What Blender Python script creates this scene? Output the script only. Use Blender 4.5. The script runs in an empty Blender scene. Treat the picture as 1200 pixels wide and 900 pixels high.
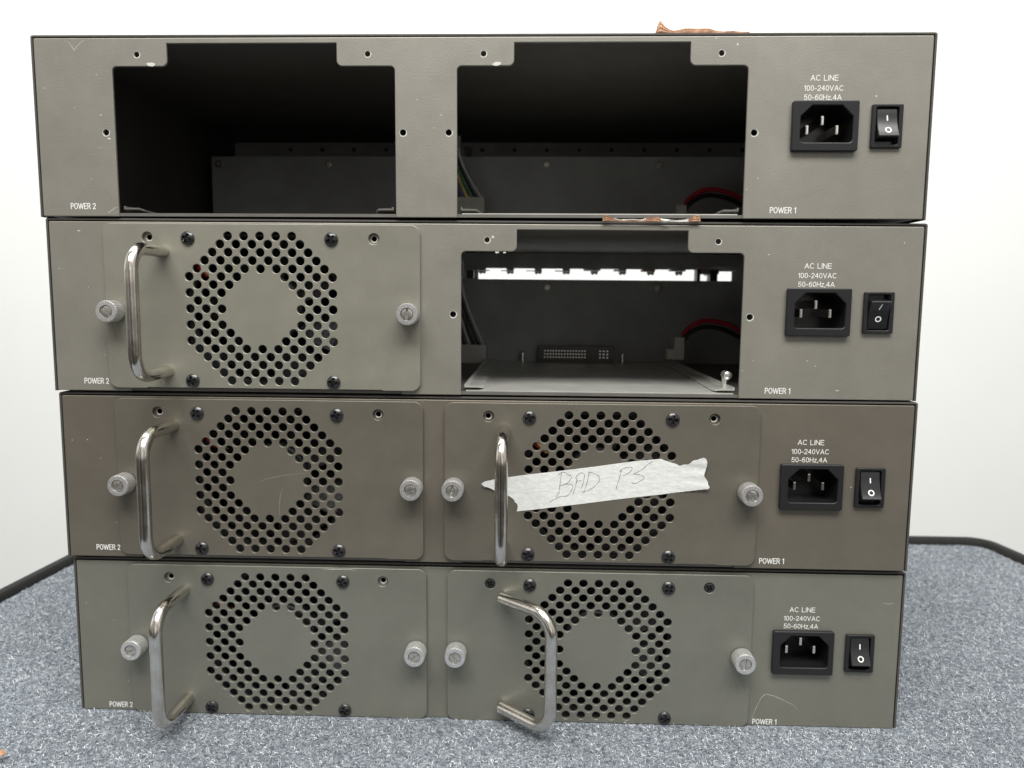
import bpy, math, random
import numpy as np
from mathutils import Vector, Matrix

random.seed(7)
rng = np.random.default_rng(11)
PI = math.pi
S = 0.001                                   # everything below is written in millimetres
scene = bpy.context.scene
COL = scene.collection

# ------------------------------------------------------------------ helpers
def link(name, me, mat, parent=None):
    o = bpy.data.objects.new(name, me)
    COL.objects.link(o)
    if mat is not None:
        for m in (mat if isinstance(mat, (list, tuple)) else [mat]):
            me.materials.append(m)
    if parent is not None:
        o.parent = parent
    return o

def tag(o, label=None, cat=None, group=None, kind=None):
    if label: o['label'] = label
    if cat: o['category'] = cat
    if group: o['group'] = group
    if kind: o['kind'] = kind
    return o

def empty(name, loc, rot=(0, 0, 0)):
    o = bpy.data.objects.new(name, None)
    COL.objects.link(o)
    o.location = [v * S for v in loc]
    o.rotation_euler = rot
    o.empty_display_size = 0.02
    return o

def finish(me, angle=35):
    me.polygons.foreach_set('use_smooth', [True] * len(me.polygons))
    me.set_sharp_from_angle(angle=math.radians(angle))
    me.update()
    return me

class MB:
    """collects faces (mm, local axes x right / y into the scene / z up)"""
    def __init__(s): s.v = []; s.f = []; s.m = []
    def add(s, vs, fs, mi=0):
        b = len(s.v); s.v += [tuple(v) for v in vs]
        for f in fs: s.f.append([b + i for i in f]); s.m.append(mi)
    def box(s, x0, x1, y0, y1, z0, z1, mi=0, M=None):
        vs = [Vector((x, y, z)) for z in (z0, z1) for y in (y0, y1) for x in (x0, x1)]
        if M: vs = [M @ v for v in vs]
        s.add(vs, [(0, 2, 3, 1), (4, 5, 7, 6), (0, 1, 5, 4), (2, 6, 7, 3), (0, 4, 6, 2), (1, 3, 7, 5)], mi)
    def tube(s, pts, r, n=14, mi=0, caps=True, flat=1.0):
        pts = [Vector(p) for p in pts]
        T = [(pts[min(i + 1, len(pts) - 1)] - pts[max(i - 1, 0)]).normalized() for i in range(len(pts))]
        ref = Vector((0, 0, 1)) if abs(T[0].z) < .9 else Vector((1, 0, 0))
        N = (ref - T[0] * ref.dot(T[0])).normalized()
        vs = []
        for i, p in enumerate(pts):
            N = (N - T[i] * N.dot(T[i])).normalized()
            B = T[i].cross(N)
            rr = r[i] if isinstance(r, (list, tuple)) else r
            for k in range(n):
                a = 2 * PI * k / n
                vs.append(p + N * (rr * math.cos(a) * flat) + B * (rr * math.sin(a)))
        fs = []
        for i in range(len(pts) - 1):
            for k in range(n):
                a = i * n + k; b = i * n + (k + 1) % n
                fs.append((a, b, b + n, a + n))
        if caps:
            fs.append(tuple(range(n))[::-1]); fs.append(tuple((len(pts) - 1) * n + k for k in range(n)))
        s.add(vs, fs, mi)
    def lathe(s, prof, c=(0, 0, 0), n=32, mod=None, mi=0):
        """prof = [(radius, out)], axis along -y (out towards the viewer)"""
        vs = []
        for (r, o) in prof:
            for k in range(n):
                rr = r * (mod(k, r, o) if mod else 1)
                a = 2 * PI * k / n
                vs.append((c[0] + rr * math.cos(a), c[1] - o, c[2] + rr * math.sin(a)))
        fs = []
        for i in range(len(prof) - 1):
            for k in range(n):
                a = i * n + k; b = i * n + (k + 1) % n
                fs.append((a, b, b + n, a + n))
        fs.append(tuple((len(prof) - 1) * n + k for k in range(n)))
        s.add(vs, fs, mi)
    def mesh(s, name, angle=35):
        me = bpy.data.meshes.new(name)
        me.from_pydata([(v[0] * S, v[1] * S, v[2] * S) for v in s.v], [], s.f)
        me.polygons.foreach_set('material_index', s.m)
        return finish(me, angle)
    def build(s, name, mat, parent=None, angle=35):
        return link(name, s.mesh(name, angle), mat, parent)

def rpoly(pts, seg=5):
    """[(x, z, r)] -> rounded outline"""
    out = []
    n = len(pts)
    for i in range(n):
        p = Vector(pts[i][:2]); r = pts[i][2] if len(pts[i]) > 2 else 0
        if r <= 0: out.append((p.x, p.y)); continue
        a = (Vector(pts[i - 1][:2]) - p); b = (Vector(pts[(i + 1) % n][:2]) - p)
        a.normalize(); b.normalize()
        ang = math.acos(max(-1, min(1, a.dot(b))))
        d = r / math.tan(ang / 2)
        c = p + (a + b).normalized() * (r / math.sin(ang / 2))
        s0 = p + a * d - c; s1 = p + b * d - c
        a0 = math.atan2(s0.y, s0.x); a1 = math.atan2(s1.y, s1.x)
        da = (a1 - a0 + PI) % (2 * PI) - PI
        for k in range(seg + 1):
            t = a0 + da * k / seg
            out.append((c.x + r * math.cos(t), c.y + r * math.sin(t)))
    return out

def rect(x0, x1, z0, z1, r=0, seg=5):
    return rpoly([(x0, z0, r), (x1, z0, r), (x1, z1, r), (x0, z1, r)], seg)

def circle(x, z, r, n=20):
    return [(x + r * math.cos(2 * PI * k / n), z + r * math.sin(2 * PI * k / n)) for k in range(n)]

def area(p):
    return .5 * sum(p[i - 1][0] * p[i][1] - p[i][0] * p[i - 1][1] for i in range(len(p)))

def from_curve(cu, out0, thick):
    ob = bpy.data.objects.new('temp', cu); COL.objects.link(ob)
    dg = bpy.context.evaluated_depsgraph_get(); dg.update()
    me = bpy.data.meshes.new_from_object(ob.evaluated_get(dg), depsgraph=dg)
    bpy.data.objects.remove(ob); bpy.data.curves.remove(cu)
    n = len(me.vertices); co = np.empty(n * 3, np.float32); me.vertices.foreach_get('co', co); co = co.reshape(-1, 3)
    new = np.stack([co[:, 0], -(co[:, 2] + out0 + thick / 2), co[:, 1]], -1) * S
    me.vertices.foreach_set('co', new.astype(np.float32).ravel())
    me.materials.clear()
    return me

def plate(name, outer, holes, thick, bevel, out0=0.0, angle=35, res=1):
    """sheet with rounded edges lying in x/z, its back at out0, towards the viewer"""
    cu = bpy.data.curves.new(name, 'CURVE'); cu.dimensions = '2D'; cu.fill_mode = 'BOTH'
    cu.extrude = thick / 2 - bevel; cu.bevel_depth = bevel; cu.bevel_resolution = res; cu.offset = -bevel
    for i, p in enumerate([outer] + list(holes)):
        ccw = area(p) > 0
        if (i == 0) != ccw: p = p[::-1]
        sp = cu.splines.new('POLY'); sp.points.add(len(p) - 1)
        for k, q in enumerate(p): sp.points[k].co = (q[0], q[1], 0, 1)
        sp.use_cyclic_u = True
    me = from_curve(cu, out0, thick); me.name = name
    return finish(me, angle)

# monoline lettering: strokes on a cell 1 high, widths as given
def arcp(cx, cz, rx, rz, a0, a1, n=12):
    return [(cx + rx * math.cos(math.radians(a0 + (a1 - a0) * i / n)), cz + rz * math.sin(math.radians(a0 + (a1 - a0) * i / n))) for i in range(n + 1)]
GLYPH = {
 'A': (.68, [[(0, 0), (.34, 1), (.68, 0)], [(.11, .32), (.57, .32)]]),
 'C': (.68, [arcp(.36, .5, .36, .5, 48, 312, 18)]),
 'L': (.50, [[(0, 1), (0, 0), (.50, 0)]]),
 'I': (.0, [[(0, 0), (0, 1)]]),
 'N': (.62, [[(0, 0), (0, 1), (.62, 0), (.62, 1)]]),
 'E': (.54, [[(.54, 1), (0, 1), (0, 0), (.54, 0)], [(0, .52), (.48, .52)]]),
 'V': (.64, [[(0, 1), (.32, 0), (.64, 1)]]),
 'H': (.60, [[(0, 0), (0, 1)], [(.60, 0), (.60, 1)], [(0, .52), (.60, .52)]]),
 'z': (.40, [[(0, .68), (.40, .68), (0, 0), (.40, 0)]]),
 'P': (.54, [[(0, 0), (0, 1), (.28, 1)] + arcp(.28, .74, .26, .26, 90, -90, 8) + [(0, .48)]]),
 'O': (.70, [arcp(.35, .5, .35, .5, 90, 450, 24)]),
 'W': (1.10, [[(0, 1), (.27, 0), (.55, .95), (.83, 0), (1.10, 1)]]),
 'R': (.58, [[(0, 0), (0, 1), (.30, 1)] + arcp(.30, .75, .25, .25, 90, -90, 8) + [(0, .5)], [(.30, .5), (.58, 0)]]),
 '0': (.50, [arcp(.25, .5, .25, .5, 90, 450, 20)]),
 '1': (.24, [[(.0, .80), (.22, .96)], [(.22, 1), (.22, 0)]]),
 '2': (.50, [arcp(.25, .73, .25, .27, 170, -28, 10) + [(0, 0), (.50, 0)]]),
 '4': (.54, [[(.40, 0), (.40, 1), (0, .30), (.54, .30)]]),
 '5': (.50, [[(.46, 1), (.10, 1), (.04, .50)] + arcp(.24, .32, .26, .32, 130, -155, 12)]),
 '6': (.50, [arcp(.25, .31, .25, .31, 90, 450, 16), arcp(.31, .40, .31, .60, 172, 62, 8)]),
 '-': (.30, [[(0, .38), (.30, .38)]]),
 ',': (.06, [[(.04, .08), (.0, -.16)]]),
 ' ': (.20, []),
}
def text_mesh(txt, x, z, h, width, st=.13, gap=.17):
    """raised ink line of lettering centred on x, z; h = cap height"""
    pen = 0; lines = []
    for ch in txt:
        w_, strokes = GLYPH[ch]
        for s_ in strokes:
            cur = [s_[0]]
            for i in range(1, len(s_)):                 # a new stroke at every sharp corner
                cur.append(s_[i])
                if i < len(s_) - 1:
                    a_ = Vector(s_[i]) - Vector(s_[i - 1]); b_ = Vector(s_[i + 1]) - Vector(s_[i])
                    if a_.length > 0 and b_.length > 0 and a_.angle(b_) > math.radians(50):
                        lines.append([(p[0] + pen, p[1]) for p in cur]); cur = [s_[i]]
            lines.append([(p[0] + pen, p[1]) for p in cur])
        pen += w_ + gap + st * .5
    pen -= gap + st * .5
    kx = (width - st * h) / pen
    mb = MB(); o = -.045
    for li, L in enumerate(lines):
        P = [Vector((x - (width - st * h) / 2 + px_ * kx, z + (pz - .5) * h * (1 - st))) for px_, pz in L]
        n = len(P); vs = []; hw = st * h / 2
        closed = (P[0] - P[-1]).length < 1e-4
        for i, q in enumerate(P):
            d0 = (q - P[i - 1]).normalized() if i > 0 else ((q - P[-2]).normalized() if closed else None)
            d1 = (P[i + 1] - q).normalized() if i < n - 1 else ((P[1] - q).normalized() if closed else None)
            if d0 is None: d0 = d1; q = q - d1 * hw * .95
            if d1 is None: d1 = d0; q = q + d0 * hw
            n0 = Vector((-d0.y, d0.x)); n1 = Vector((-d1.y, d1.x)); nn = (n0 + n1)
            if nn.length < .2: nn = n0
            nn = nn.normalized(); k_ = min(1.8, 1 / max(.3, nn.dot(n0)))
            for sg in (-1, 1):
                e_ = q + nn * hw * k_ * sg; vs.append((e_.x, o - .002 * (li % 5), e_.y))
        mb.add(vs, [(2 * i, 2 * i + 2, 2 * i + 3, 2 * i + 1) for i in range(n - 1)])
    return mb.mesh('printed_text')

def merge(me, extra, mi):
    import bmesh
    extra.polygons.foreach_set('material_index', [mi] * len(extra.polygons))
    bm = bmesh.new(); bm.from_mesh(me); bm.from_mesh(extra); bm.to_mesh(me); bm.free(); bpy.data.meshes.remove(extra)
    return me

def smooth(pts, n=6):
    out = []
    for i in range(len(pts) - 1):
        p0, p1, p2, p3 = [Vector(pts[max(0, min(len(pts) - 1, i + d))]) for d in (-1, 0, 1, 2)]
        for q in range(n):
            t = q / n
            out.append(.5 * ((2 * p1) + (p2 - p0) * t + (2 * p0 - 5 * p1 + 4 * p2 - p3) * t * t + (3 * p1 - p0 - 3 * p2 + p3) * t ** 3))
    out.append(Vector(pts[-1])); return out

# ------------------------------------------------------------------ materials
def newmat(name):
    m = bpy.data.materials.new(name); m.use_nodes = True
    nt = m.node_tree; b = nt.nodes['Principled BSDF']
    return m, nt, b

def noise(nt, scale, detail=2, rough=.5, vec=None, dist=0):
    n = nt.nodes.new('ShaderNodeTexNoise'); n.inputs['Scale'].default_value = scale
    n.inputs['Detail'].default_value = detail; n.inputs['Roughness'].default_value = rough
    n.inputs['Distortion'].default_value = dist
    if vec is None:
        tc = nt.nodes.new('ShaderNodeTexCoord'); vec = tc.outputs['Object']
    nt.links.new(vec, n.inputs['Vector'])
    return n.outputs['Fac']

def ramp(nt, fac, stops):
    r = nt.nodes.new('ShaderNodeValToRGB')
    el = r.color_ramp.elements
    while len(el) < len(stops): el.new(.5)
    for e, (p, c) in zip(el, stops):
        e.position = p; e.color = (*c, 1) if len(c) == 3 else c
    nt.links.new(fac, r.inputs['Fac'])
    return r.outputs['Color']

def bump(nt, b, h, strength, dist):
    n = nt.nodes.new('ShaderNodeBump'); n.inputs['Strength'].default_value = strength
    n.inputs['Distance'].default_value = dist
    nt.links.new(h, n.inputs['Height']); nt.links.new(n.outputs['Normal'], b.inputs['Normal'])

def mul(c, k): return tuple(v * k for v in c)

def paint(name, col, rough=.42, metal=.40, peel=.5, peel_scale=1250, spec=.5, speck=True):
    m, nt, b = newmat(name)
    big = noise(nt, 22, 4, .6)
    c1 = ramp(nt, big, [(.3, mul(col, .92)), (.7, mul(col, 1.07))])
    fine = ramp(nt, noise(nt, 160, 4, .7), [(.3, (.97,) * 3), (.7, (1.025,) * 3)])
    m0 = nt.nodes.new('ShaderNodeMix'); m0.data_type = 'RGBA'; m0.blend_type = 'MULTIPLY'; m0.inputs['Factor'].default_value = 1
    nt.links.new(c1, m0.inputs['A']); nt.links.new(fine, m0.inputs['B']); c1 = m0.outputs['Result']
    if speck:                                     # tiny nicks down to bare primer
        v = nt.nodes.new('ShaderNodeTexVoronoi'); v.inputs['Scale'].default_value = 150
        tc = nt.nodes.new('ShaderNodeTexCoord'); nt.links.new(tc.outputs['Object'], v.inputs['Vector'])
        f1 = ramp(nt, v.outputs['Distance'], [(.035, (1, 1, 1)), (.055, (0, 0, 0))])
        msk = noise(nt, 14, 2)
        f2 = ramp(nt, msk, [(.52, (0, 0, 0)), (.58, (1, 1, 1))])
        mm = nt.nodes.new('ShaderNodeMath'); mm.operation = 'MULTIPLY'
        nt.links.new(f1, mm.inputs[0]); nt.links.new(f2, mm.inputs[1])
        mx = nt.nodes.new('ShaderNodeMix'); mx.data_type = 'RGBA'
        nt.links.new(mm.outputs[0], mx.inputs['Factor']); nt.links.new(c1, mx.inputs['A'])
        mx.inputs['B'].default_value = (.5, .49, .46, 1)
        c1 = mx.outputs['Result']
    nt.links.new(c1, b.inputs['Base Color'])
    b.inputs['Metallic'].default_value = metal
    b.inputs['Specular IOR Level'].default_value = spec
    rr = ramp(nt, noise(nt, 60, 4, .6), [(.3, (rough - .05,) * 3), (.7, (rough + .07,) * 3)])
    nt.links.new(rr, b.inputs['Roughness'])
    bump(nt, b, noise(nt, peel_scale, 3, .55), peel, .00018)
    return m

def simple(name, col, rough=.5, metal=0.0, spec=.5, nscale=None, namp=.12, bmp=None):
    m, nt, b = newmat(name)
    b.inputs['Base Color'].default_value = (*col, 1)
    if nscale:
        nt.links.new(ramp(nt, noise(nt, nscale, 4, .6), [(.3, mul(col, 1 - namp)), (.7, mul(col, 1 + namp))]), b.inputs['Base Color'])
    b.inputs['Roughness'].default_value = rough; b.inputs['Metallic'].default_value = metal
    b.inputs['Specular IOR Level'].default_value = spec
    if bmp: bump(nt, b, noise(nt, bmp[0], 3), bmp[1], bmp[2])
    return m

M = {}
PANEL = {1: (.262, .251, .219), 2: (.255, .244, .210), 3: (.158, .141, .113), 4: (.205, .203, .170)}
PLATE = {2: (.262, .256, .211), 3: (.156, .143, .115), 4: (.196, .196, .165)}
for k in PANEL:
    M['panel', k] = paint('panel_paint_%d' % k, PANEL[k], peel=(.42 if k < 3 else .22), rough=.46)
for k in PLATE:
    M['plate', k] = paint('plate_paint_%d' % k, PLATE[k], rough=.42, peel=.3, speck=False)
M['cover'] = paint('cover_paint', (.075, .070, .062), metal=.1, rough=.7, peel=.4, speck=False)
M['inside'] = simple('zinc_sheet', (.78, .78, .77), .5, .2, nscale=60)
M['bulkhead'] = simple('painted_bulkhead', (.32, .325, .325), .6, .0, nscale=40)
M['tray'] = simple('tray_sheet', (.74, .74, .69), .38, .68, nscale=50)
M['pan'] = simple('pan_sheet', (.17, .165, .15), .45, .4, nscale=50)
M['black'] = simple('black_plastic', (.014, .014, .015), .42, 0, .38, bmp=(1500, .25, .0002))
M['blackgloss'] = simple('black_gloss_plastic', (.012, .012, .013), .22, 0, .5)
M['rocker'] = simple('rocker_plastic', (.016, .016, .017), .30, 0, .5)
M['screw'] = simple('black_oxide_steel', (.018, .018, .019), .27, .15, .7)
M['knob'] = simple('knurled_aluminium', (.60, .60, .59), .33, .7, nscale=900, namp=.15)
M['core'] = simple('nickel_screw', (.60, .57, .52), .30, .9, nscale=500, namp=.2)
M['hole_rim'] = simple('bare_steel_edge', (.62, .61, .58), .32, .8)
M['ink'] = simple('white_ink', (.80, .80, .77), .6)
M['pin'] = simple('nickel_pin', (.80, .78, .74), .22, 1.0)
M['connector'] = simple('nylon_connector', (.50, .49, .44), .5)
M['fan'] = simple('fan_plastic', (.042, .042, .043), .45)
M['casing'] = simple('module_casing', (.05, .05, .05), .5, .3)
M['red'] = simple('red_wire', (.42, .012, .035), .4)
M['bwire'] = simple('black_wire', (.012, .012, .013), .4)
M['yellow'] = simple('yellow_wire', (.75, .55, .16), .4)
M['green'] = simple('green_wire', (.06, .22, .10), .4)
M['blue'] = simple('blue_wire', (.07, .09, .26), .4)
M['gwire'] = simple('grey_wire', (.5, .5, .5), .4)
M['rubber'] = simple('rubber_edge', (.016, .016, .0155), .7, 0, .25, nscale=200, bmp=(300, .4, .0006))
M['pcb'] = simple('circuit_board', (.03, .10, .05), .5)
M['chip'] = simple('bare_chip', (.60, .59, .55), .5, .1)
M['pinkbox'] = simple('pink_plastic', (.55, .40, .38), .5)
M['pen'] = simple('pen_ink', (.20, .20, .21), .55)

# chrome handle: bright nickel plate with slight wear
m, nt, b = newmat('nickel_handle'); M['chrome'] = m
nt.links.new(ramp(nt, noise(nt, 120, 5, .7), [(.35, (.60, .56, .50)), (.65, (.74, .71, .66))]), b.inputs['Base Color'])
b.inputs['Metallic'].default_value = 1
nt.links.new(ramp(nt, noise(nt, 160, 5, .7), [(.35, (.12,) * 3), (.7, (.24,) * 3)]), b.inputs['Roughness'])

# masking tape: crepe paper
m, nt, b = newmat('masking_tape'); M['tape'] = m
tc = nt.nodes.new('ShaderNodeTexCoord'); mp = nt.nodes.new('ShaderNodeMapping')
mp.inputs['Rotation'].default_value = (0, math.radians(9), 0); mp.inputs['Scale'].default_value = (1, 1, 2.2)
nt.links.new(tc.outputs['Object'], mp.inputs['Vector'])
cr = noise(nt, 330, 4, .6, mp.outputs['Vector'])
nt.links.new(ramp(nt, cr, [(.3, (.60, .61, .59)), (.7, (.73, .74, .72))]), b.inputs['Base Color'])
b.inputs['Roughness'].default_value = .75
b.inputs['Specular IOR Level'].default_value = .25
bump(nt, b, cr, .35, .0005)

# brown label stock
m, nt, b = newmat('kraft_label'); M['kraft'] = m
nt.links.new(ramp(nt, noise(nt, 260, 5, .65), [(.3, (.24, .115, .062)), (.55, (.38, .205, .118)), (.75, (.50, .30, .19))]), b.inputs['Base Color'])
b.inputs['Roughness'].default_value = .6
m, nt, b = newmat('white_label_face'); M['label_white'] = m
nt.links.new(ramp(nt, noise(nt, 300, 4, .6), [(.3, (.62, .58, .50)), (.6, (.82, .80, .75))]), b.inputs['Base Color'])
b.inputs['Roughness'].default_value = .7

# felted carpet
m, nt, b = newmat('felt_carpet'); M['carpet'] = m
f = noise(nt, 620, 5, .72, dist=.8)
c1 = ramp(nt, f, [(.30, (.055, .066, .088)), (.46, (.17, .195, .225)), (.58, (.32, .35, .38)), (.72, (.52, .55, .57))])
big = ramp(nt, noise(nt, 9, 3, .5), [(.3, (.86,) * 3), (.7, (1.06,) * 3)])
mx = nt.nodes.new('ShaderNodeMix'); mx.data_type = 'RGBA'; mx.blend_type = 'MULTIPLY'; mx.inputs['Factor'].default_value = 1
nt.links.new(c1, mx.inputs['A']); nt.links.new(big, mx.inputs['B'])
nt.links.new(mx.outputs['Result'], b.inputs['Base Color'])
b.inputs['Roughness'].default_value = .95; b.inputs['Specular IOR Level'].default_value = .1
bump(nt, b, f, .9, .0016)

m, nt, b = newmat('carpet_fibre'); M['fibre'] = m
at = nt.nodes.new('ShaderNodeAttribute'); at.attribute_name = 'tone'
nt.links.new(ramp(nt, at.outputs['Fac'], [(0, (.058, .066, .080)), (.38, (.212, .232, .252)), (.72, (.475, .505, .53)), (1, (.76, .785, .80))]), b.inputs['Base Color'])
b.inputs['Roughness'].default_value = .9; b.inputs['Specular IOR Level'].default_value = .15

M['wall'] = simple('white_wall', (.845, .868, .85), .8, 0, .2, nscale=6, namp=.012)

# ------------------------------------------------------------------ table, wall
TX0, TX1, TY0, TY1 = -362, 470, -230, 308
outline = rpoly([(-372, TY0, 30), (505, TY0, 30), (431, TY1, 13), (-346, TY1, 25)], 10)
TZ = 0.9
mb = MB()
n = len(outline)
mb.add([(x, y, TZ) for x, y in outline] + [(x, y, -28) for x, y in outline],
       [tuple(range(n))] + [tuple(range(2 * n - 1, n - 1, -1))] + [(i, n + i, n + (i + 1) % n, (i + 1) % n) for i in range(n)])
table = mb.build('table_top', M['carpet'])
tag(table, 'blue grey felt carpeted table top under the stacked chassis', 'table', kind='structure')
mb = MB()
prof = [(0, 0), (.5, 4.2), (2.0, 5.9), (5, 6.3), (8.2, 5.8), (10, 3.6), (10.5, -2), (10.5, -30), (0, -30)]
vs = []
for i, (x, y) in enumerate(outline):
    a = Vector(outline[i - 1]); c = Vector(outline[(i + 1) % n]); t = (c - a).normalized(); nn = Vector((t.y, -t.x))
    for (d, h) in prof: vs.append((x + nn.x * (d - 1.0), y + nn.y * (d - 1.0), TZ + h))
k = len(prof)
fs = []
for i in range(n):
    j = (i + 1) % n
    for q in range(k):
        fs.append((i * k + q, j * k + q, j * k + (q + 1) % k, i * k + (q + 1) % k))
mb.add(vs, fs)
mb.build('edge_trim', M['rubber'], table)

# felt pile: a mass of short curled fibres
N = 230000
fx = rng.uniform(TX0 + 1, TX1 - 1, N); fy = rng.uniform(-75, TY1 - 1, N)
lim_l = -346 - (TY1 - fy) * 26 / 538; lim_r = 431 + (TY1 - fy) * 74 / 538
keep = (fx > lim_l + 1) & (fx < lim_r - 1) & ~((fx > lim_r - 12) & (fy > TY1 - 10)) & ~((fx > -215.5) & (fx < 215.5) & (fy > -2.2)); fx = fx[keep]; fy = fy[keep]; N = len(fx)
ln = rng.uniform(.9, 2.3, N); az = rng.uniform(0, 2 * PI, N); bend = rng.uniform(-1.7, 1.7, N)
hz = rng.uniform(.15, 1.25, N); w = rng.uniform(.12, .27, N)
g = rng.random((420, 660))
gx = (fx - TX0) / .8; gy = (fy + 80) / .8
ix = gx.astype(int) % 659; iy = gy.astype(int) % 419; ax = gx % 1; ay = gy % 1
clump = (g[iy, ix] * (1 - ax) + g[iy, ix + 1] * ax) * (1 - ay) + (g[iy + 1, ix] * (1 - ax) + g[iy + 1, ix + 1] * ax) * ay
tone = np.clip(.48 + 1.25 * (clump - .5) + .7 * (rng.random(N) - .5), 0, 1)
tone = np.where(rng.random(N) < .0008, 1.6, tone)
V = np.empty((N, 6, 3), np.float32)
px, py = fx.copy(), fy.copy()
zz = [0 * hz - .1, hz, hz * rng.uniform(.15, .9, N)]
for i in range(3):
    a = az + bend * i
    nx, ny = -np.sin(a), np.cos(a)
    V[:, 2 * i] = np.stack([px + nx * w / 2, py + ny * w / 2, TZ + zz[i]], -1)
    V[:, 2 * i + 1] = np.stack([px - nx * w / 2, py - ny * w / 2, TZ + zz[i] + w * .5], -1)
    px = px + np.cos(a) * ln / 2; py = py + np.sin(a) * ln / 2
me = bpy.data.meshes.new('carpet_fibre')
base = (np.arange(N) * 6)[:, None]
quad = np.array([0, 1, 3, 2, 2, 3, 5, 4])
loops = (base + quad[None]).ravel().astype(np.int32)
me.vertices.add(N * 6); me.vertices.foreach_set('co', (V.reshape(-1) * S))
me.loops.add(len(loops)); me.loops.foreach_set('vertex_index', loops)
me.polygons.add(N * 2); me.polygons.foreach_set('loop_start', (np.arange(N * 2) * 4).astype(np.int32))
me.polygons.foreach_set('use_smooth', np.ones(N * 2, bool))
me.update(calc_edges=True)
at = me.attributes.new('tone', 'FLOAT', 'POINT'); at.data.foreach_set('value', np.repeat(tone, 6).astype(np.float32))
fib = link('carpet_fibre', me, M['fibre'])
tag(fib, 'short grey and blue felt fibres covering the table top', 'carpet pile', kind='stuff')

mb = MB(); mb.box(-2600, 2600, 900, 950, -1500, 1900)
wall = mb.build('wall', M['wall']); tag(wall, 'plain white wall behind the table', 'wall', kind='structure')

# ------------------------------------------------------------------ shared part meshes
H = 82.6
def interp(prof, z):
    for (o0, z0), (o1, z1) in zip(prof, prof[1:]):
        lo, hi = min(z0, z1), max(z0, z1)
        if lo <= z <= hi and hi > lo: return o0 + (o1 - o0) * (z - z0) / (z1 - z0)
    return prof[0][0]

def mesh_inlet():
    outer = rect(148.2, 178.8, 30.1, 53.1, 1.0)
    ix0, ix1, iz0, iz1 = 151.9, 176.1, 34.0, 50.8
    inner = rpoly([(ix0, iz0, 1.6), (ix1, iz0, 1.6), (ix1, iz1 - 5, .5), (ix1 - 5.2, iz1, .5), (ix0 + 5.2, iz1, .5), (ix0, iz1 - 5, .5)], 3)
    fl = plate('power_inlet', outer, [inner], 2.6, .45, 0.0, res=2)
    cav = MB()
    n = len(inner)
    cav.add([(x, -1.6, z) for x, z in inner] + [(x, 17, z) for x, z in inner],
            [(i, (i + 1) % n, n + (i + 1) % n, n + i) for i in range(n)] + [tuple(range(n, 2 * n))])
    cm = cav.mesh('inlet_cavity', 20)
    pins = []
    for (x, z) in ((164.0, 45.3), (157.0, 41.0), (171.0, 41.0)):
        p = MB(); p.box(x - .6, x + .6, 3.6, 17.2, z - 2.0, z + 2.0)
        p.box(x - .4, x + .4, 3.0, 3.6, z - 1.6, z + 1.6)
        pins.append(p.mesh('pin', 20))
    return fl, cm, pins

def rocker_profile(pressed_top):
    pr = [(-.6, 50.0), (.55, 49.6), (.75, 49.0), (1.0, 46.5), (1.6, 43.6), (2.6, 40.6), (3.9, 38.0), (4.6, 36.9), (4.55, 36.6), (4.3, 36.35), (.5, 35.7), (-.6, 35.5)]
    if not pressed_top:
        zc = 41.75
        pr = [(o, 2 * zc - z) for o, z in pr][::-1]
    return pr

def mesh_switch(pressed_top):
    fl = plate('rocker_switch', rect(185.1, 199.4, 31.7, 51.6, .7), [rect(187.0, 197.4, 33.2, 50.3, .8, 3)], 1.7, .35, 0, res=2)
    well = MB(); well.box(186.8, 197.6, 2.0, 3, 33, 50.5); wm = well.mesh('well')
    pr = rocker_profile(pressed_top)
    rk = MB(); x0, x1 = 187.5, 196.9
    xs = [(x0, 0.0), (x0 + .25, .12), (x1 - .25, .12), (x1, 0.0)]
    vs = []
    for (x, e) in xs:
        for (o, z) in pr: vs.append((x, -(o - .25 + e * 2), z))
    n = len(pr); fs = []
    for j in range(3):
        for i in range(n - 1):
            a = j * n + i; fs.append((a, a + n, a + n + 1, a + 1))
    fs.append(tuple(range(n))); fs.append(tuple(3 * n + i for i in range(n))[::-1])
    rk.add(vs, fs)
    rm = rk.mesh('rocker', 28)
    # white I and O, laid on the curved face
    def lay(me):
        for v in me.vertices:
            z = v.co.z / S
            v.co.y = -(interp(pr, z) + .06) * S
        me.update()
        return me
    mk = MB()
    cx = 192.2
    zI, zO = (45.3, 39.6) if pressed_top else (44.4, 38.6)
    vs = []; fs = []
    for i in range(6):
        z = zI - 1.25 + 2.5 * i / 5
        dx = 0 if pressed_top else .18 * (i - 2.5)
        vs += [(cx + dx - .28, 0, z), (cx + dx + .28, 0, z)]
    for i in range(5): fs.append((2 * i, 2 * i + 1, 2 * i + 3, 2 * i + 2))
    mk.add(vs, fs)
    vs = []; fs = []
    for i in range(28):
        a = 2 * PI * i / 28
        for r in (.95, 1.5): vs.append((cx + r * math.cos(a), 0, zO + r * math.sin(a) * .92))
    for i in range(28): j = (i + 1) % 28; fs.append((2 * i, 2 * i + 1, 2 * j + 1, 2 * j))
    mk.add(vs, fs)
    return fl, wm, rm, lay(mk.mesh('switch_mark'))

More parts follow.
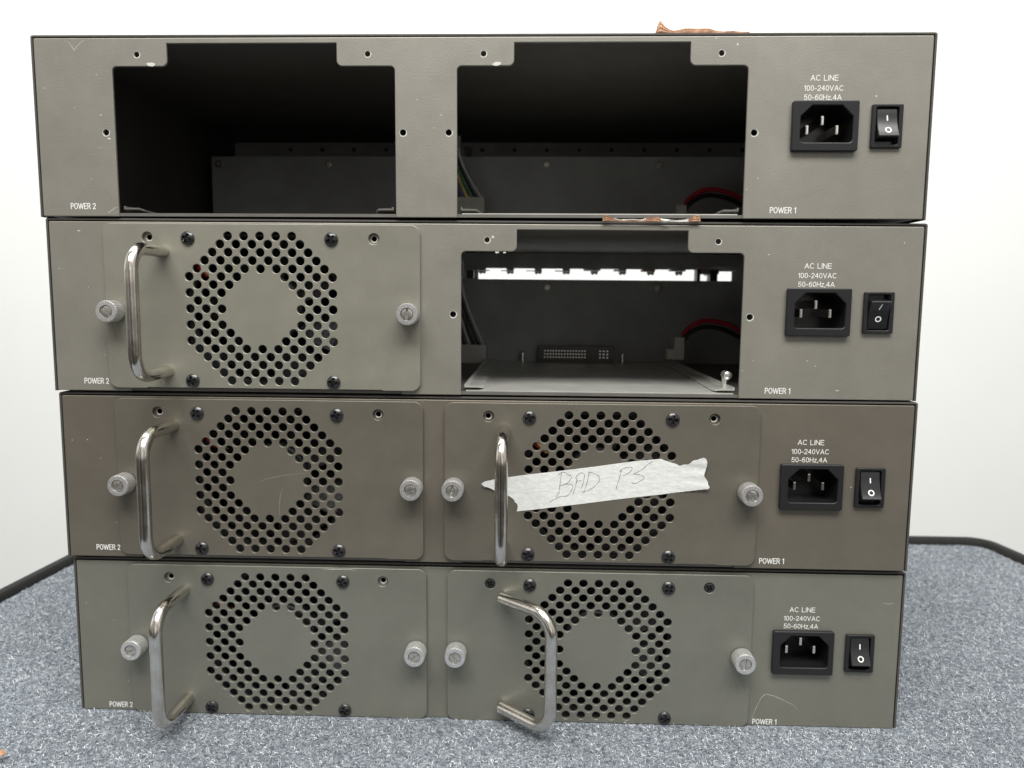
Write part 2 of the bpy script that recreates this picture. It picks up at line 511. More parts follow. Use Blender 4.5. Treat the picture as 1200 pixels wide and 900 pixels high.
def mesh_pan_screw(R=3.3, hgt=2.0, rot=.3):
    n = 64; rad = [0, .12, .22, .3, .38, .46, .54, .62, .72, .82, .92, 1.0]
    mb = MB(); vs = []
    for t in rad:
        r = t * R
        for k in range(n):
            a = 2 * PI * k / n
            o = hgt * (1 - .62 * t ** 2.6)
            aa = a + rot
            u, v = abs(r * math.cos(aa)), abs(r * math.sin(aa))
            if min(u, v) < .19 * R and max(u, v) < .62 * R: o -= 1.3
            vs.append((r * math.cos(a), -o, r * math.sin(a)))
    fs = []
    for i in range(len(rad) - 1):
        for k in range(n):
            a = i * n + k; b_ = i * n + (k + 1) % n; fs.append((a, b_, b_ + n, a + n))
    m0 = len(vs)
    for k in range(n): vs.append((R * math.cos(2 * PI * k / n), .3, R * math.sin(2 * PI * k / n)))
    for k in range(n): a = (len(rad) - 1) * n + k; b_ = (len(rad) - 1) * n + (k + 1) % n; fs.append((a, b_, m0 + (k + 1) % n, m0 + k))
    mb.add(vs, fs)
    return mb.mesh('screw', 30)

def mesh_knob():
    n = 144
    def kn(k, r, o):
        return 1 - (.05 if (k % 4) in (0, 1) and r > 5.0 and 1.2 < o < 8.6 else 0)
    mb = MB()
    mb.lathe([(3.2, -1.0), (3.2, .6), (4.9, .9), (5.35, 1.3), (5.35, 8.5), (4.95, 9.05), (3.15, 9.1), (3.0, 8.6), (2.95, 8.0)], n=n, mod=kn)
    return mb.mesh('thumb_screw', 24)

def mesh_core(ang=0.7):
    """slotted screw head sunk in the knob"""
    n = 60; rad = [0, .1, .2, .3, .45, .6, .75, .9, 1.0]
    mb = MB(); vs = []; R = 2.75
    for t in rad:
        for k in range(n):
            a = 2 * PI * k / n; x, z = t * R * math.cos(a), t * R * math.sin(a)
            d = abs(-x * math.sin(ang) + z * math.cos(ang))
            vs.append((x, -(8.9 - .25 * t ** 4 - (.9 if d < .42 else 0)), z))
    fs = []
    for i in range(len(rad) - 1):
        for k in range(n):
            a = i * n + k; b_ = i * n + (k + 1) % n; fs.append((a, b_, b_ + n, a + n))
    mb.add(vs, fs)
    return mb.mesh('screw_core', 30)

def mesh_handle(p=32.0, z0=9.4, z1=68.2, r=3.05, br=11.0):
    """bar bent into a U; posts run towards the viewer, origin on the post line"""
    pts = []
    def arc(cy, cz, a0, a1, n=10):
        for i in range(n + 1):
            a = a0 + (a1 - a0) * i / n
            pts.append((0, cy + br * math.cos(a), cz + br * math.sin(a)))
    pts.append((0, 1.0, z1)); pts.append((0, -2, z1)); pts.append((0, -10, z1))
    yb = -p
    arc(yb + br, z1 - br, PI / 2, PI, 10)
    for i in range(1, 6): pts.append((0, yb, (z1 - br) + (z0 - z1 + 2 * br) * i / 6))
    arc(yb + br, z0 + br, PI, 3 * PI / 2, 10)
    pts.append((0, -10, z0)); pts.append((0, -2, z0)); pts.append((0, 1.0, z0))
    mb = MB(); mb.tube(pts, r, 24)
    return mb.mesh('handle', 40)

def mesh_face_plate():
    out = rpoly([(-77.8, .9, 4.5), (-59.2, .9, .2), (-58.5, 1.25, .3), (58.5, 1.25, .3), (59.2, .9, .2), (77.8, .9, 4.5), (77.8, 81.7, 4.5), (-77.8, 81.7, 4.5)], 6)
    holes = []
    for i in range(-9, 10):
        for j in range(-9, 10):
            if (i + j) % 2 == 0 or abs(i) + abs(j) > 13: continue
            if abs(i) + abs(j) <= 5 and not (min(abs(i), abs(j)) == 0 and max(abs(i), abs(j)) == 5): continue
            holes.append(circle(-.4 + 3.93 * i, 40.45 + 3.93 * j, 2.15, 22))
    for sx in (-55.8, 55.4): holes.append(circle(sx, 74.9, 2.7, 24))
    return plate('face_plate', out, holes, 1.6, .22, 0.15, res=1, angle=50)

def mesh_fan():
    mb = MB()
    # square frame with a round mouth
    fr = plate('fr', rect(-39.5, 39.5, -39.5, 39.5, 4), [circle(0, 0, 37.3, 48)], 3, .3, -9)
    for v in fr.vertices: mb.v.append((v.co.x / S, v.co.y / S, v.co.z / S))
    for p in fr.polygons: mb.f.append(list(p.vertices)); mb.m.append(0)
    mb.lathe([(17, -30), (17, -8.5), (16, -7.6), (.1, -7.4)], n=40)
    for b in range(7):
        a0 = 2 * PI * b / 7 + .2
        vs = []
        for i in range(6):
            for j in range(5):
                r = 16.5 + 20 * i / 5; t = j / 4
                a = a0 + t * .62 + .10 * i / 5
                vs.append((r * math.cos(a), 9 + 14 * t + 1.5 * math.sin(t * PI), r * math.sin(a)))
        fs = [(i * 5 + j, i * 5 + j + 1, i * 5 + j + 6, i * 5 + j + 5) for i in range(5) for j in range(4)]
        mb.add(vs, fs)
    for s in range(4):
        a = PI / 4 + s * PI / 2
        mb.tube([(16 * math.cos(a), 26, 16 * math.sin(a)), (40 * math.cos(a), 26, 40 * math.sin(a))], 2.2, 8)
    return mb.mesh('fan', 35)

def mesh_casing():
    mb = MB()
    mb.box(-72, -71, 1.5, 170, 3, 77); mb.box(71, 72, 1.5, 170, 3, 77)
    mb.box(-71, 71, 1.5, 170, 76, 77); mb.box(-71, 71, 1.5, 170, 3, 4); mb.box(-71, 71, 60, 61, 4, 76)
    return mb.mesh('casing')

INLET = mesh_inlet()
SW = {True: mesh_switch(True), False: mesh_switch(False)}

TEXT = [('AC LINE', 162.8, 63.75, 2.6, 12.9, .115), ('100-240VAC', 162.7, 59.15, 2.5, 18.3, .115), ('50-60Hz,4A', 162.4, 55.0, 2.5, 17.4, .115),
        ('POWER 1', 146.3, 3.1, 2.9, 12.4, .125), ('POWER 2', -192.0, 4.0, 2.9, 12.4, .125)]

def patch(mb, pts, w, out, mi=0):
    """thin irregular raised stroke on a face (scratch or chip)"""
    P = [Vector((x, z)) for x, z in pts]
    # resample so the edge can wobble
    Q = []
    for a, c in zip(P, P[1:]):
        m_ = max(1, int((c - a).length / .8))
        for i in range(m_): Q.append(a.lerp(c, i / m_))
    Q.append(P[-1]); n = len(Q); vs = []
    for i, q in enumerate(Q):
        t = (Q[min(i + 1, n - 1)] - Q[max(i - 1, 0)]).normalized(); nn = Vector((-t.y, t.x))
        tap = min(1, .25 + 2.2 * min(i, n - 1 - i) / n)
        ww = w * tap * random.uniform(.55, 1.2); sh = random.uniform(-.08, .08) * w
        for s in (-1, 1):
            e = q + nn * (s * ww / 2 + sh); vs.append((e.x, -out, e.y))
    mb.add(vs, [(2 * i, 2 * i + 2, 2 * i + 3, 2 * i + 1) for i in range(n - 1)], mi)

def blob(mb, cx, cz, rx, rz, out, mi=0, n=11):
    vs = [(cx + rx * math.cos(2 * PI * k / n) * random.uniform(.6, 1.15), -out, cz + rz * math.sin(2 * PI * k / n) * random.uniform(.6, 1.15)) for k in range(n)]
    mb.add(vs, [tuple(range(n))], mi)

# ------------------------------------------------------------------ chassis
POSE = {1: ((-4.01, -3.96, 259.2), .0005, .0021), 2: ((-2.14, -3.02, 172.9), .0025, -.0004),
        3: ((-1.08, -2.58, 86.8), -.0004, .0002), 4: ((0, 0, 0), 0, 0)}
LABEL = {1: 'topmost grey rack chassis of the stack with both power bays empty',
         2: 'grey rack chassis second from the top, left bay filled and right bay open',
         3: 'brownish grey rack chassis holding the power supply taped BAD PS',
         4: 'bottom grey rack chassis of the stack resting on the carpet'}
CHIPS = {1: [('s', [(-197.0, 81.5), (-194.3, 80.2), (-192.2, 76.8), (-191.2, 78.5), (-188.8, 80.7), (-186, 82)], .22), ('b', -155.5, 70.4, 2.3, .9), ('b', 9.9, 70.4, 2.5, .9),
             ('b', -181, 47, .5, .3), ('b', -177.5, 36, .9, .4), ('b', 187, 55.5, .7, .3), ('b', -28, 54, .3, .3), ('b', -16.5, 47, .5, .25), ('b', -20, 41, .3, .3), ('b', 122, 79, .4, .7), ('b', 112, 81.6, .6, .25), ('s', [(-180, .6), (-176, 3.4), (-174.5, 3.6)], .35)],
         2: [('b', 8.4, 69.1, 1.3, .5), ('b', 12.0, 69.0, 1.0, .4), ('b', 175.2, 3.6, .9, .25), ('b', 6.3, 76.3, .7, .7), ('b', 139, 69, .6, .25), ('b', 160, 18, .5, .2), ('b', -197, 78, .8, .3), ('b', 164, 15.5, .3, .3), ('b', 203, 75, .35, .3)],
         3: [('b', 183.5, 41.5, .3, .4), ('b', -200, 60, .4, .25)],
         4: [('s', [(139.1, 3.1), (141.5, 10), (144.1, 16.2), (146.3, 18.2), (150.4, 17.3), (156.4, 14.7), (161.1, 12.3), (163.3, 9.9)], .22), ('s', [(202.9, 68.2), (205.8, 67.6), (208.6, 68.3)], .25)]}

def panel_outline(zb):
    x0, x1 = -212, 212
    return rpoly([(x0, zb, .6), (-174.5, zb, .3), (-174.5, 69.5, 2.2), (-147.7, 69.5, 2.6), (-147.7, 80.0, .3), (-66.2, 80.0, .3), (-66.2, 69.5, 2.6), (-38.6, 69.5, 2.2), (-38.6, zb, .3),
                  (-9.0, zb, .3), (-9.0, 69.5, 2.2), (18.0, 69.5, 2.6), (18.0, 80.0, .3), (100.4, 80.0, .3), (100.4, 69.5, 2.6), (127.5, 69.5, 2.2), (127.5, zb, .3), (x1, zb, .6), (x1, H, .6), (x0, H, .6)], 5)

ROOT = {}
for k in (1, 2, 3, 4):
    loc, yaw, roll = POSE[k]
    root = empty('rack_chassis', loc, (0, -roll, yaw)); ROOT[k] = root
    tag(root, LABEL[k], 'rack chassis', 'rack chassis stacked on the table')
    zb = 1.0 if k == 4 else -.9
    holes = [circle(x, 75.0, 1.25, 18) for x in (-162.2, -51.4, 3.5, 114.8)] + [circle(x, 38.95, 1.45, 18) for x in (-178.9, -34.9, -13.0, 131.3)]
    holes += [rect(150.2, 177, 32.5, 51.8), rect(186.5, 198, 32.6, 50.8)]
    fpm = plate('front_panel', panel_outline(zb), holes, 1.5, .35, -1.5, res=2); fpm.materials.append(M['panel', k]); fpm.materials.append(M['chip'])
    fp = link('front_panel', fpm, None, root)
    for t_ in TEXT: link('printed_text', text_mesh(*t_), M['ink'], fp)
    # bare metal showing round the tapped holes, chips and scratches: worn marks of the panel itself
    mb = MB()
    for (x, z, r) in [(x, 75.0, 1.25) for x in (-162.2, -51.4, 3.5, 114.8)] + [(x, 38.95, 1.45) for x in (-178.9, -34.9, -13.0, 131.3)]:
        vs = []; nn = 20
        for i in range(nn):
            a = 2 * PI * i / nn; e = random.uniform(.05, .22) + (.30 if math.sin(a - .6) < -.2 else 0)
            vs += [(x + (r + .08) * math.cos(a), .35, z + (r + .08) * math.sin(a)), (x + (r + .15) * math.cos(a), -.025, z + (r + .15) * math.sin(a)), (x + (r + .15 + e) * math.cos(a), -.02, z + (r + .15 + e) * math.sin(a))]
        fs = []
        for i in range(nn):
            j = (i + 1) % nn
            for q in (0, 1): fs.append((3 * i + q, 3 * j + q, 3 * j + q + 1, 3 * i + q + 1))
        mb.add(vs, fs)
    for c in CHIPS[k]:
        if c[0] == 's': patch(mb, c[1], c[2], .03)
        else: blob(mb, c[1], c[2], c[3], c[4], .03)
    merge(fpm, mb.mesh('worn'), 1)
    # wrap-round cover
    cz = (zb + .9)
    cov = rpoly([(-213.8, zb - .3), (-212.75, zb - .3), (-212.75, 83.2, .5), (212.75, 83.2, .5), (212.75, zb - .3), (213.8, zb - .3), (213.8, 84.2, 1.2), (-213.8, 84.2, 1.2)], 4)
    cm = plate('cover', cov, [], 262, .2, -262.5)
    link('cover', cm, M['cover'], root)
    mb = MB(); mb.box(-211.9, 211.9, 1.7, 259, zb + .55, zb + 1.6)
    mb.box(-211.9, 211.9, .75, 1.65, zb + .2, zb + 1.7)
    mb.build('bottom_pan', M['pan'], root)
    # far panel with the row of drive openings
    teeth = [(-21.5, 45)]
    teeth = [(-21.5, 44), (185, 44)]
    x = 185
    top = []
    e = 185.0
    while e > -18.5:
        a = max(-18.5, e - 16.5)
        top += [(e, 70.9), (a, 70.9)]
        if a - 6.1 > -18.5:
            top += [(a - .1, 67.4), (a - 1.5, 66.2), (a - 3.0, 67.2), (a - 4.5, 66.0), (a - 6.0, 67.4)]
        e = a - 6.1
    opening = [(-18.5, 44), (185, 44)] + top
    link('far_panel', plate('far_panel', rect(-212.73, 212.73, zb + 1.7, 83.18), ([opening] if k == 2 else []), 1.2, .1, -251.2), M['inside'], root)
    if k == 1:
        for i in range(-8, 7):
            c = MB(); c.lathe([(1.5, 0), (1.4, .5), (.7, .7)], (37 + 25.6 * i, 250, 77.5), 12); c.build('dark_hole_disc', M['fan'], root)  # dark discs added in place of the open holes along the strip
    if k == 2:
        for (x0, x1, z0, z1, cn) in ((157.4, 172, 67.2, 71.6, 'pinkbox'), (172, 186, 69.6, 71.6, 'inside'), (165, 171, 58, 70.5, 'fan'), (154.8, 157.5, 58, 71.2, 'fan'), (-21, -9, 68.6, 69.2, 'inside'), (20, 31, 68.6, 69.1, 'inside'), (43, 55, 68.5, 69.1, 'inside'), (0, 10, 68.6, 69.1, 'inside'), (66, 79, 69.2, 70.4, 'inside'), (90, 99, 69.0, 70.2, 'inside'), (112, 122, 68.8, 70.6, 'pinkbox'), (134, 146, 69.3, 71.0, 'inside')):
            c = MB(); c.box(x0, x1, 238, 249, z0, z1); c.build('connector_and_shade_bar', M[cn], root)  # thin grey bars imitate shading across the openings, beside the connectors
    if k <= 2:
        mb = MB()
        mb.box(-205, 211, 185, 186.2, zb + 1.7, 60.7); mb.box(-205, 211, 186.2, 196, 59.6, 60.7)
        bh = mb.build('bulkhead', M['bulkhead'], root)
        for x in (-199, -119.5, 36, 116):
            s = MB(); s.lathe([(2.6, 0), (2.6, 1.3), (2.2, 1.7), (1.3, 1.8), (1.2, .8)], (x, 185, 55.2), 6 if x in (36,) else 20); s.build('bulkhead_screw', M['core'], bh)
        for bx0, bx1 in ((-174.5, -38.6), (-9, 127.5)):
            if k == 2 and bx0 < -100: continue
            for sgn, xx in ((1, bx0), (-1, bx1)):
                r = MB()
                # folded guide rail: flat foot, upright web, flared lead-in at the mouth
                def rail_sec(y, lift, wdt):
                    a = xx + sgn * 1.5
                    return [(a, y, zb + 1.75 + lift), (a + sgn * wdt, y, zb + 1.75 + lift), (a + sgn * wdt, y, zb + 2.5 + lift), (a + sgn * .9, y, zb + 2.6 + lift), (a + sgn * .9, y, zb + 5.2), (a, y, zb + 5.2)]
                secs = [rail_sec(2.2, 1.9, 7.5), rail_sec(4.5, 1.3, 9), rail_sec(9, 1.0, 9.5), rail_sec(90, 1.0, 7.5), rail_sec(183, 1.0, 7.5)]
                vs = [v for s_ in secs for v in s_]; fs = []
                for i in range(len(secs) - 1):
                    for q in range(6): fs.append((i * 6 + q, i * 6 + (q + 1) % 6, (i + 1) * 6 + (q + 1) % 6, (i + 1) * 6 + q))
                fs += [(0, 1, 2, 3, 4, 5), tuple(range((len(secs) - 1) * 6, len(secs) * 6))]
                r.add(vs, fs); r.build('guide_rail', M['tray' if k == 2 else 'pan'], root, 20)
        t = MB(); t.box(-6.8, 125.4, 2.0, 182, zb + 1.75, zb + 2.3)
        t.build('slide_tray', M['tray'], root)
        # socket for the module
        c = MB(); c.box(30.6, 84, 176, 184.8, zb + 2.4, 13)
        c.box(33, 66, 175.2, 176, 4, 11); c.box(72, 82, 175.2, 176, 4, 11)
        so = c.build('module_socket', M['blackgloss'], root)
        c = MB()
        for ii in range(15):
            for jj in range(3): c.box(34.5 + ii * 2.05, 35.3 + ii * 2.05, 174.7, 175.3, 4.8 + jj * 2.3, 5.6 + jj * 2.3)
        for ii in range(3):
            for jj in range(3): c.box(74 + ii * 2.6, 75 + ii * 2.6, 174.7, 175.3, 4.8 + jj * 2.3, 5.6 + jj * 2.3)
        c.build('contact', M['pin'], so)
        for x in (19, 91):
            c = MB(); c.tube([(x, 178, zb + 1.7), (x, 178, 5.5), (x, 178, 8.6), (x, 178, 9.6)], [1.2, 1.2, 1.0, .4], 12); c.build('guide_post', M['pin'], root)
        # wire looms
        zc = 14 if k == 2 else 30
        c = MB()
        c.box(-30, -7, 165, 180, zb + 1.8, zc)
        for ii in range(8): c.box(-29 + ii * 2.7, -27.2 + ii * 2.7, 164.2, 165, zb + 2.5, zc - 2)
        wc = c.build('wire_connector', M['connector'], root)
        cols = ['bwire', 'blue', 'yellow', 'green', 'bwire', 'gwire'] if k == 1 else ['bwire', 'bwire', 'gwire', 'bwire', 'bwire', 'gwire']
        for ii, cn in enumerate(cols):
            x1 = -25 + ii * 3.3
            pts = []
            for q in range(13):
                tt = q / 12
                pts.append((-33 + ii * 1.7 + (x1 + 33 - ii * 1.7) * tt ** 1.5, 160 + 8 * tt + 2 * math.sin(tt * 3 + ii), 62 - (62 - zc + 1) * tt))
            c = MB(); c.tube(pts, 1.0, 8); c.build('wire', M[cn], root)
        c = MB(); c.box(-37, -24.5, 178, 184, 61.5, 74)
        bc = c.build('board_connector', M['bulkhead'], root)
        c = MB(); c.lathe([(2.2, 0), (2.2, .6), (1.3, .7), (1.2, .2)], (-29, 178, 67), 14); c.build('board_screw', M['screw'], bc)
        c = MB(); c.box(-22, -17, 180, 186, 61, 67); c.build('relay', M['fan'], root)
        # power lead to the inlet
        c = MB(); c.box(121, 127.5, 140, 152, zb + 8, 22); c.box(116.5, 121, 142, 150, zb + 8, 14); c.build('lead_connector', M['connector'], root)
        for cn, dz, dy in (('red', 0, 0), ('bwire', -4.2, 3)):
            way = [(127.5, 20), (129.5, 25.5), (135, 30.3), (143, 33.2), (155, 31.6), (167, 26.2), (182, 17)]
            pts = [(p.x - dy * .3, 148 - dy, p.y + dz) for p in smooth(way, 5)]
            c = MB(); c.tube(pts, 1.55, 10); c.build('power_lead', M[cn], root)
        # captive stud at the bay mouth
        if k == 2:
            c = MB(); c.lathe([(2.1, -8), (2.1, -1), (1.6, -.6), (1.6, .4), (.6, .8)], (125.3, 12, 9), 16)
            c.tube([(125.3, 18, zb + 1.7), (125.3, 18, 9)], 2.0, 12); c.build('stud', M['hole_rim'], root)
    # inlet and switch
    fl, cm, pins = INLET
    io = link('power_inlet', fl.copy(), M['black'], root)
    link('inlet_cavity', cm.copy(), M['blackgloss'], io)
    for p in pins: link('pin', p.copy(), M['pin'], io)
    fl, wm, rm, mk = SW[k != 2]
    so = link('rocker_switch', fl.copy(), M['black'], root)
    link('switch_well', wm.copy(), M['blackgloss'], so)
    link('rocker', rm.copy(), M['rocker'], so)
    link('switch_mark', mk.copy(), M['ink'], so)

# ------------------------------------------------------------------ power supply modules
FP, FAN, CAS, KNOB, PAN, HAN = mesh_face_plate(), mesh_fan(), mesh_casing(), mesh_knob(), None, mesh_handle()
PANS = [mesh_pan_screw(rot=r) for r in (.3, .9, 1.3, .1)]
CORES = [mesh_core(a) for a in (-.9, .75, 1.5, .3)]
SMALL = mesh_pan_screw(2.35, .7, .5)
def wires():
    out = []
    for (cn, x0, z0, r) in (('red', -32.5, 21.5, .75), ('yellow', -30.5, 21.0, .75), ('bwire', -28.5, 20.3, .75)):
        mb = MB()
        mb.tube([(x0 - 5, 7, 40.45 + z0 + 6), (x0 - 2.5, 3.2, 40.45 + z0 + 1.5), (x0, 2.4, 40.45 + z0 - 1.5), (x0 + 3.5, 2.8, 40.45 + z0 - 5), (x0 + 5.5, 8, 40.45 + z0 - 7)], r, 8)
        out.append((cn, mb.mesh('fan_wire')))
    return out
WIR = wires()

def make_module(parent_k, cx, label, seed):
    loc, yaw, roll = POSE[parent_k]
    Mx = Matrix.Translation(Vector(loc)) @ Matrix.Rotation(yaw, 4, 'Z') @ Matrix.Rotation(-roll, 4, 'Y')
    p = Mx @ Vector((cx, 0, 0))
    root = empty('power_supply', p, (0, -roll, yaw))
    tag(root, label, 'power supply', 'slide in power supplies with fan grilles')
    return root

def shared(name, me, mat, parent, loc=(0, 0, 0), rot=(0, 0, 0)):
    o = bpy.data.objects.new(name, me); COL.objects.link(o); o.parent = parent
    o.location = [v * S for v in loc]; o.rotation_euler = rot
    if not me.materials: me.materials.append(mat)
    o.material_slots[0].link = 'OBJECT'; o.material_slots[0].material = mat
    return o

MODS = [(2, -106.7, 'greenish grey power supply module in the left bay beside the open bay', 0),
        (3, -106.7, 'brownish grey power supply left of the one taped BAD PS', 1),
        (3, 59.6, 'power supply with a strip of masking tape reading BAD PS across its grille', 2),
        (4, -106.7, 'bottom left power supply with its handle standing straight out', 3),
        (4, 59.6, 'bottom right power supply with its handle swung over to the right', 0)]
MOD = []
for (k, cx, lab, sd) in MODS:
    root = make_module(k, cx, lab, sd); MOD.append(root)
    right_bottom = (k == 4 and cx > 0)
    shared('face_plate', FP, M['plate', k], root)
    fn = shared('fan', FAN, M['fan'], root, (-.4, 0, 40.45))
    for cn, wm in WIR: shared('fan_wire', wm, M[cn], root)
    shared('casing', CAS, M['casing'], root)
    for i, x in enumerate((-73.0, 72.7)):
        kb = shared('thumb_screw', KNOB, M['knob'], root, (x, -1.75, 38.9))
        shared('screw_core', CORES[(i * 2 + sd) % 4], M['core'], kb)
    for i, (x, z) in enumerate(((-35.6, 74.6), (34.8, 74.6), (-35.6, 4.9), (34.8, 4.9))):
        shared('screw', PANS[(i + sd) % 4], M['screw'], root, (x, -1.75, z))
    if right_bottom:
        for x in (-55.8, 55.4): shared('flush_screw', SMALL, M['screw'], root, (x, -1.4, 74.9))
        shared('handle', HAN, M['chrome'], root, (-49.0, -4.2, 0), (0, 0, math.radians(49)))
    else:
        shared('handle', HAN, M['chrome'], root, (-48.0, -1.0, 0), (0, 0, 0))

# scratches on the plates
mb = MB()
patch(mb, [(-8.4, 39), (-1.1, 41.6), (6.2, 43.3), (13.5, 44.3), (20.4, 45)], .30, 1.79); patch(mb, [(7.3, 38.1), (5.4, 33.4), (4.7, 27.5), (4.8, 21.5)], .30, 1.79)
M['scratch'] = simple('dull_scratch', (.30, .27, .235), .5, .3)
mb.build('scratch', M['scratch'], MOD[1])
mb = MB()
patch(mb, [(23.5, 80.9), (31, 80.9), (37, 81.0), (42.1, 80.7)], .35, 1.79)
mb.build('scratch', M['chip'], MOD[3])

# ------------------------------------------------------------------ masking tape with handwriting
TAPE = [(-59.24, 41.03), (-57.08, 42.42), (-52.91, 43.19), (-46.47, 44.22), (-36.65, 45.76), (-25.15, 47.25), (-12, 49.05), (0.47, 50.9), (16.22, 53.34), (29.84, 54.78), (30.26, 54.54), (32.81, 53.58), (35.36, 52.76), (37.61, 52.22), (38.9, 51.44), (40.42, 51.97), (43.2, 52.36), (45.09, 54.19), (47.85, 55.09), (50.33, 55.99), (51.47, 55.43), (52.03, 53.87), (52.02, 51.87), (51.41, 49.28), (50.86, 47.41), (51.4, 45.83), (52.73, 43.84), (52.92, 42.41), (53.66, 41.41), (53.28, 40.34), (32.48, 37.13), (11.42, 34.34), (-9.74, 31.26), (-31.0, 28.27), (-41.39, 26.96), (-40.96, 29.11), (-41.24, 30.85), (-42.39, 31.61), (-42.97, 32.96), (-44.88, 34.48), (-46.78, 35.31), (-48.69, 36.36), (-52.88, 37.73), (-54.4, 38.59), (-56.31, 39.42), (-57.45, 39.51)]
STROKES = [[(-19.3, 47.15), (-19.64, 44.98), (-20.09, 40.1), (-20.47, 36.94)],
 [(-21.14, 45.77), (-19.46, 47.15), (-17.71, 47.29), (-16.11, 46.12), (-14.34, 45.18), (-15.26, 43.16), (-17.09, 41.5), (-20.25, 40.2)],
 [(-17.09, 41.34), (-14.96, 41.26), (-13.62, 40.47), (-14.02, 38.57), (-15.15, 36.64), (-16.72, 35.15), (-19.64, 34.94), (-21.49, 33.98), (-25.19, 31.95)],
 [(-20.2, 36.94), (-20.99, 36.27), (-21.76, 34.36)],
 [(-13.55, 36.13), (-12.54, 39.13), (-11.67, 43.76), (-12.21, 44.56), (-10.82, 46.48), (-9.24, 47.2), (-8.01, 46.36), (-8.27, 43.54), (-8.86, 40.82), (-9.73, 38.91)],
 [(-12.06, 42.13), (-11.02, 43.06), (-9.54, 43.25)],
 [(-5.7, 47.37), (-6.03, 44.93), (-6.75, 41.4), (-8.0, 37.58)],
 [(-5.92, 47.63), (-3.16, 46.98), (-0.75, 45.55), (-0.45, 43.67), (-1.72, 41.48), (-4.58, 38.99), (-8.16, 37.47), (-8.91, 37.67)],
 [(7.86, 39.03), (8.48, 41.64), (9.55, 45.45), (10.52, 49.24)],
 [(9.49, 47.88), (10.52, 49.24), (12.6, 50.08), (15.12, 50.39), (15.52, 49.32), (14.24, 47.68), (11.12, 46.01)],
 [(25.66, 53.51), (23.08, 51.86), (21.55, 50.22), (18.97, 48.29), (16.11, 46.9), (18.75, 46.78), (20.87, 46.06), (21.59, 44.83), (19.63, 43.45), (17.02, 42.21), (15.42, 42.73)]]
def ragged(pts, amp):
    out = []
    for i, p in enumerate(pts):
        a = Vector(p); c = Vector(pts[(i + 1) % len(pts)]); out.append(tuple(a))
        torn = (a.x > 30 and c.x > 30) or (a.x < -40 and c.x < -40)
        if torn and (c - a).length > .8:
            m_ = int((c - a).length / .5)
            for q in range(1, m_):
                w_ = a.lerp(c, q / m_); out.append((w_.x + random.uniform(-amp, amp), w_.y + random.uniform(-amp, amp)))
    return out
def lift_ends(me):
    """the torn ends of the tape come away from the plate"""
    import bmesh
    bm = bmesh.new(); bm.from_mesh(me)
    for x in (-54, -50, -46, 35.9, 36, 39, 42, 44, 46, 48, 50):
        bmesh.ops.bisect_plane(bm, geom=bm.verts[:] + bm.edges[:] + bm.faces[:], plane_co=(x * S, 0, 0), plane_no=(1, 0, 0))
    for v in bm.verts:
        x, z = v.co.x / S, v.co.z / S
        if x > 36: v.co.y -= (.030 * (x - 36) ** 1.35 + .25 * max(0, z - 51) * (x > 42) * .5 + .12 * math.sin(z * 1.1) * (x - 36) / 16) * S
        if x < -46: v.co.y -= .06 * (-46 - x) ** 1.2 * S
    bm.to_mesh(me); bm.free(); return finish(me, 50)
tape = link('masking_tape', lift_ends(plate('masking_tape', ragged(TAPE, .09), [], .16, .03, 1.78, res=0)), M['tape'])
tape.location = MOD[2].location; tape.rotation_euler = MOD[2].rotation_euler
tag(tape, 'torn strip of white masking tape with BAD PS handwritten in pen', 'tape')
mb = MB()
for s in STROKES:
    Q = smooth(s); n = len(Q); vs = []
    for i, q in enumerate(Q):
        t = (Q[min(i + 1, n - 1)] - Q[max(i - 1, 0)]).normalized(); nn = Vector((-t.y, t.x)); w_ = .14 + .04 * math.sin(i * .7)
        for sg in (-1, 1): e = q + nn * sg * w_; vs.append((e.x, -1.965, e.y))
    mb.add(vs, [(2 * i, 2 * i + 2, 2 * i + 3, 2 * i + 1) for i in range(n - 1)])
mb.build('handwriting', M['pen'], tape)

# ------------------------------------------------------------------ torn label scraps
def strip(name, top, base_z, y0, depth, mats, lean=.4, white=None, fold=1.0):
    """torn paper: top edge follows (x, z); the sheet runs back over the cover from its front edge"""
    Q = []
    for (x0, z0), (x1, z1) in zip(top, top[1:]):
        m_ = max(1, int((x1 - x0) / .7))
        for i in range(m_): Q.append((x0 + (x1 - x0) * i / m_, z0 + (z1 - z0) * i / m_))
    Q.append(top[-1]); mb = MB(); rows = 7; n = len(Q); vs = []
    for (x, z) in Q:
        h = max(.12, z - base_z)
        jit = random.uniform(-.05, .05)
        for r in range(rows):
            t = r / (rows - 1)
            if t < .55:                              # rising front flap
                u = t / .55
                yy = y0 + lean * h * u * u + .3 * math.sin(x * .7 + z) * u + .12 * math.sin(x * 2.3) * u
                zz_ = base_z + h * u + jit * u * .5
            else:                                    # folds back and down on to the cover
                u = (t - .55) / .45
                yy = y0 + lean * h + depth * u * fold
                zz_ = base_z + h * (1 - u) ** 1.3 + .12 + jit * .3
            vs.append((x, yy, zz_))
    for i in range(n - 1):
        for r in range(rows - 1):
            a = i * rows + r
            xm = Q[i][0]
            mi = 1 if white and any(lo <= xm <= hi and r >= rr for lo, hi, rr in white) else 0
            mb.add([vs[a], vs[a + rows], vs[a + rows + 1], vs[a + 1]], [(0, 1, 2, 3)], mi)
    o = mb.build(name, mats)
    sm = o.modifiers.new('paper', 'SOLIDIFY'); sm.thickness = .00016
    return o
def seat(o, k):
    o.location = [v * S for v in POSE[k][0]]; o.rotation_euler = (0, -POSE[k][2], POSE[k][1])
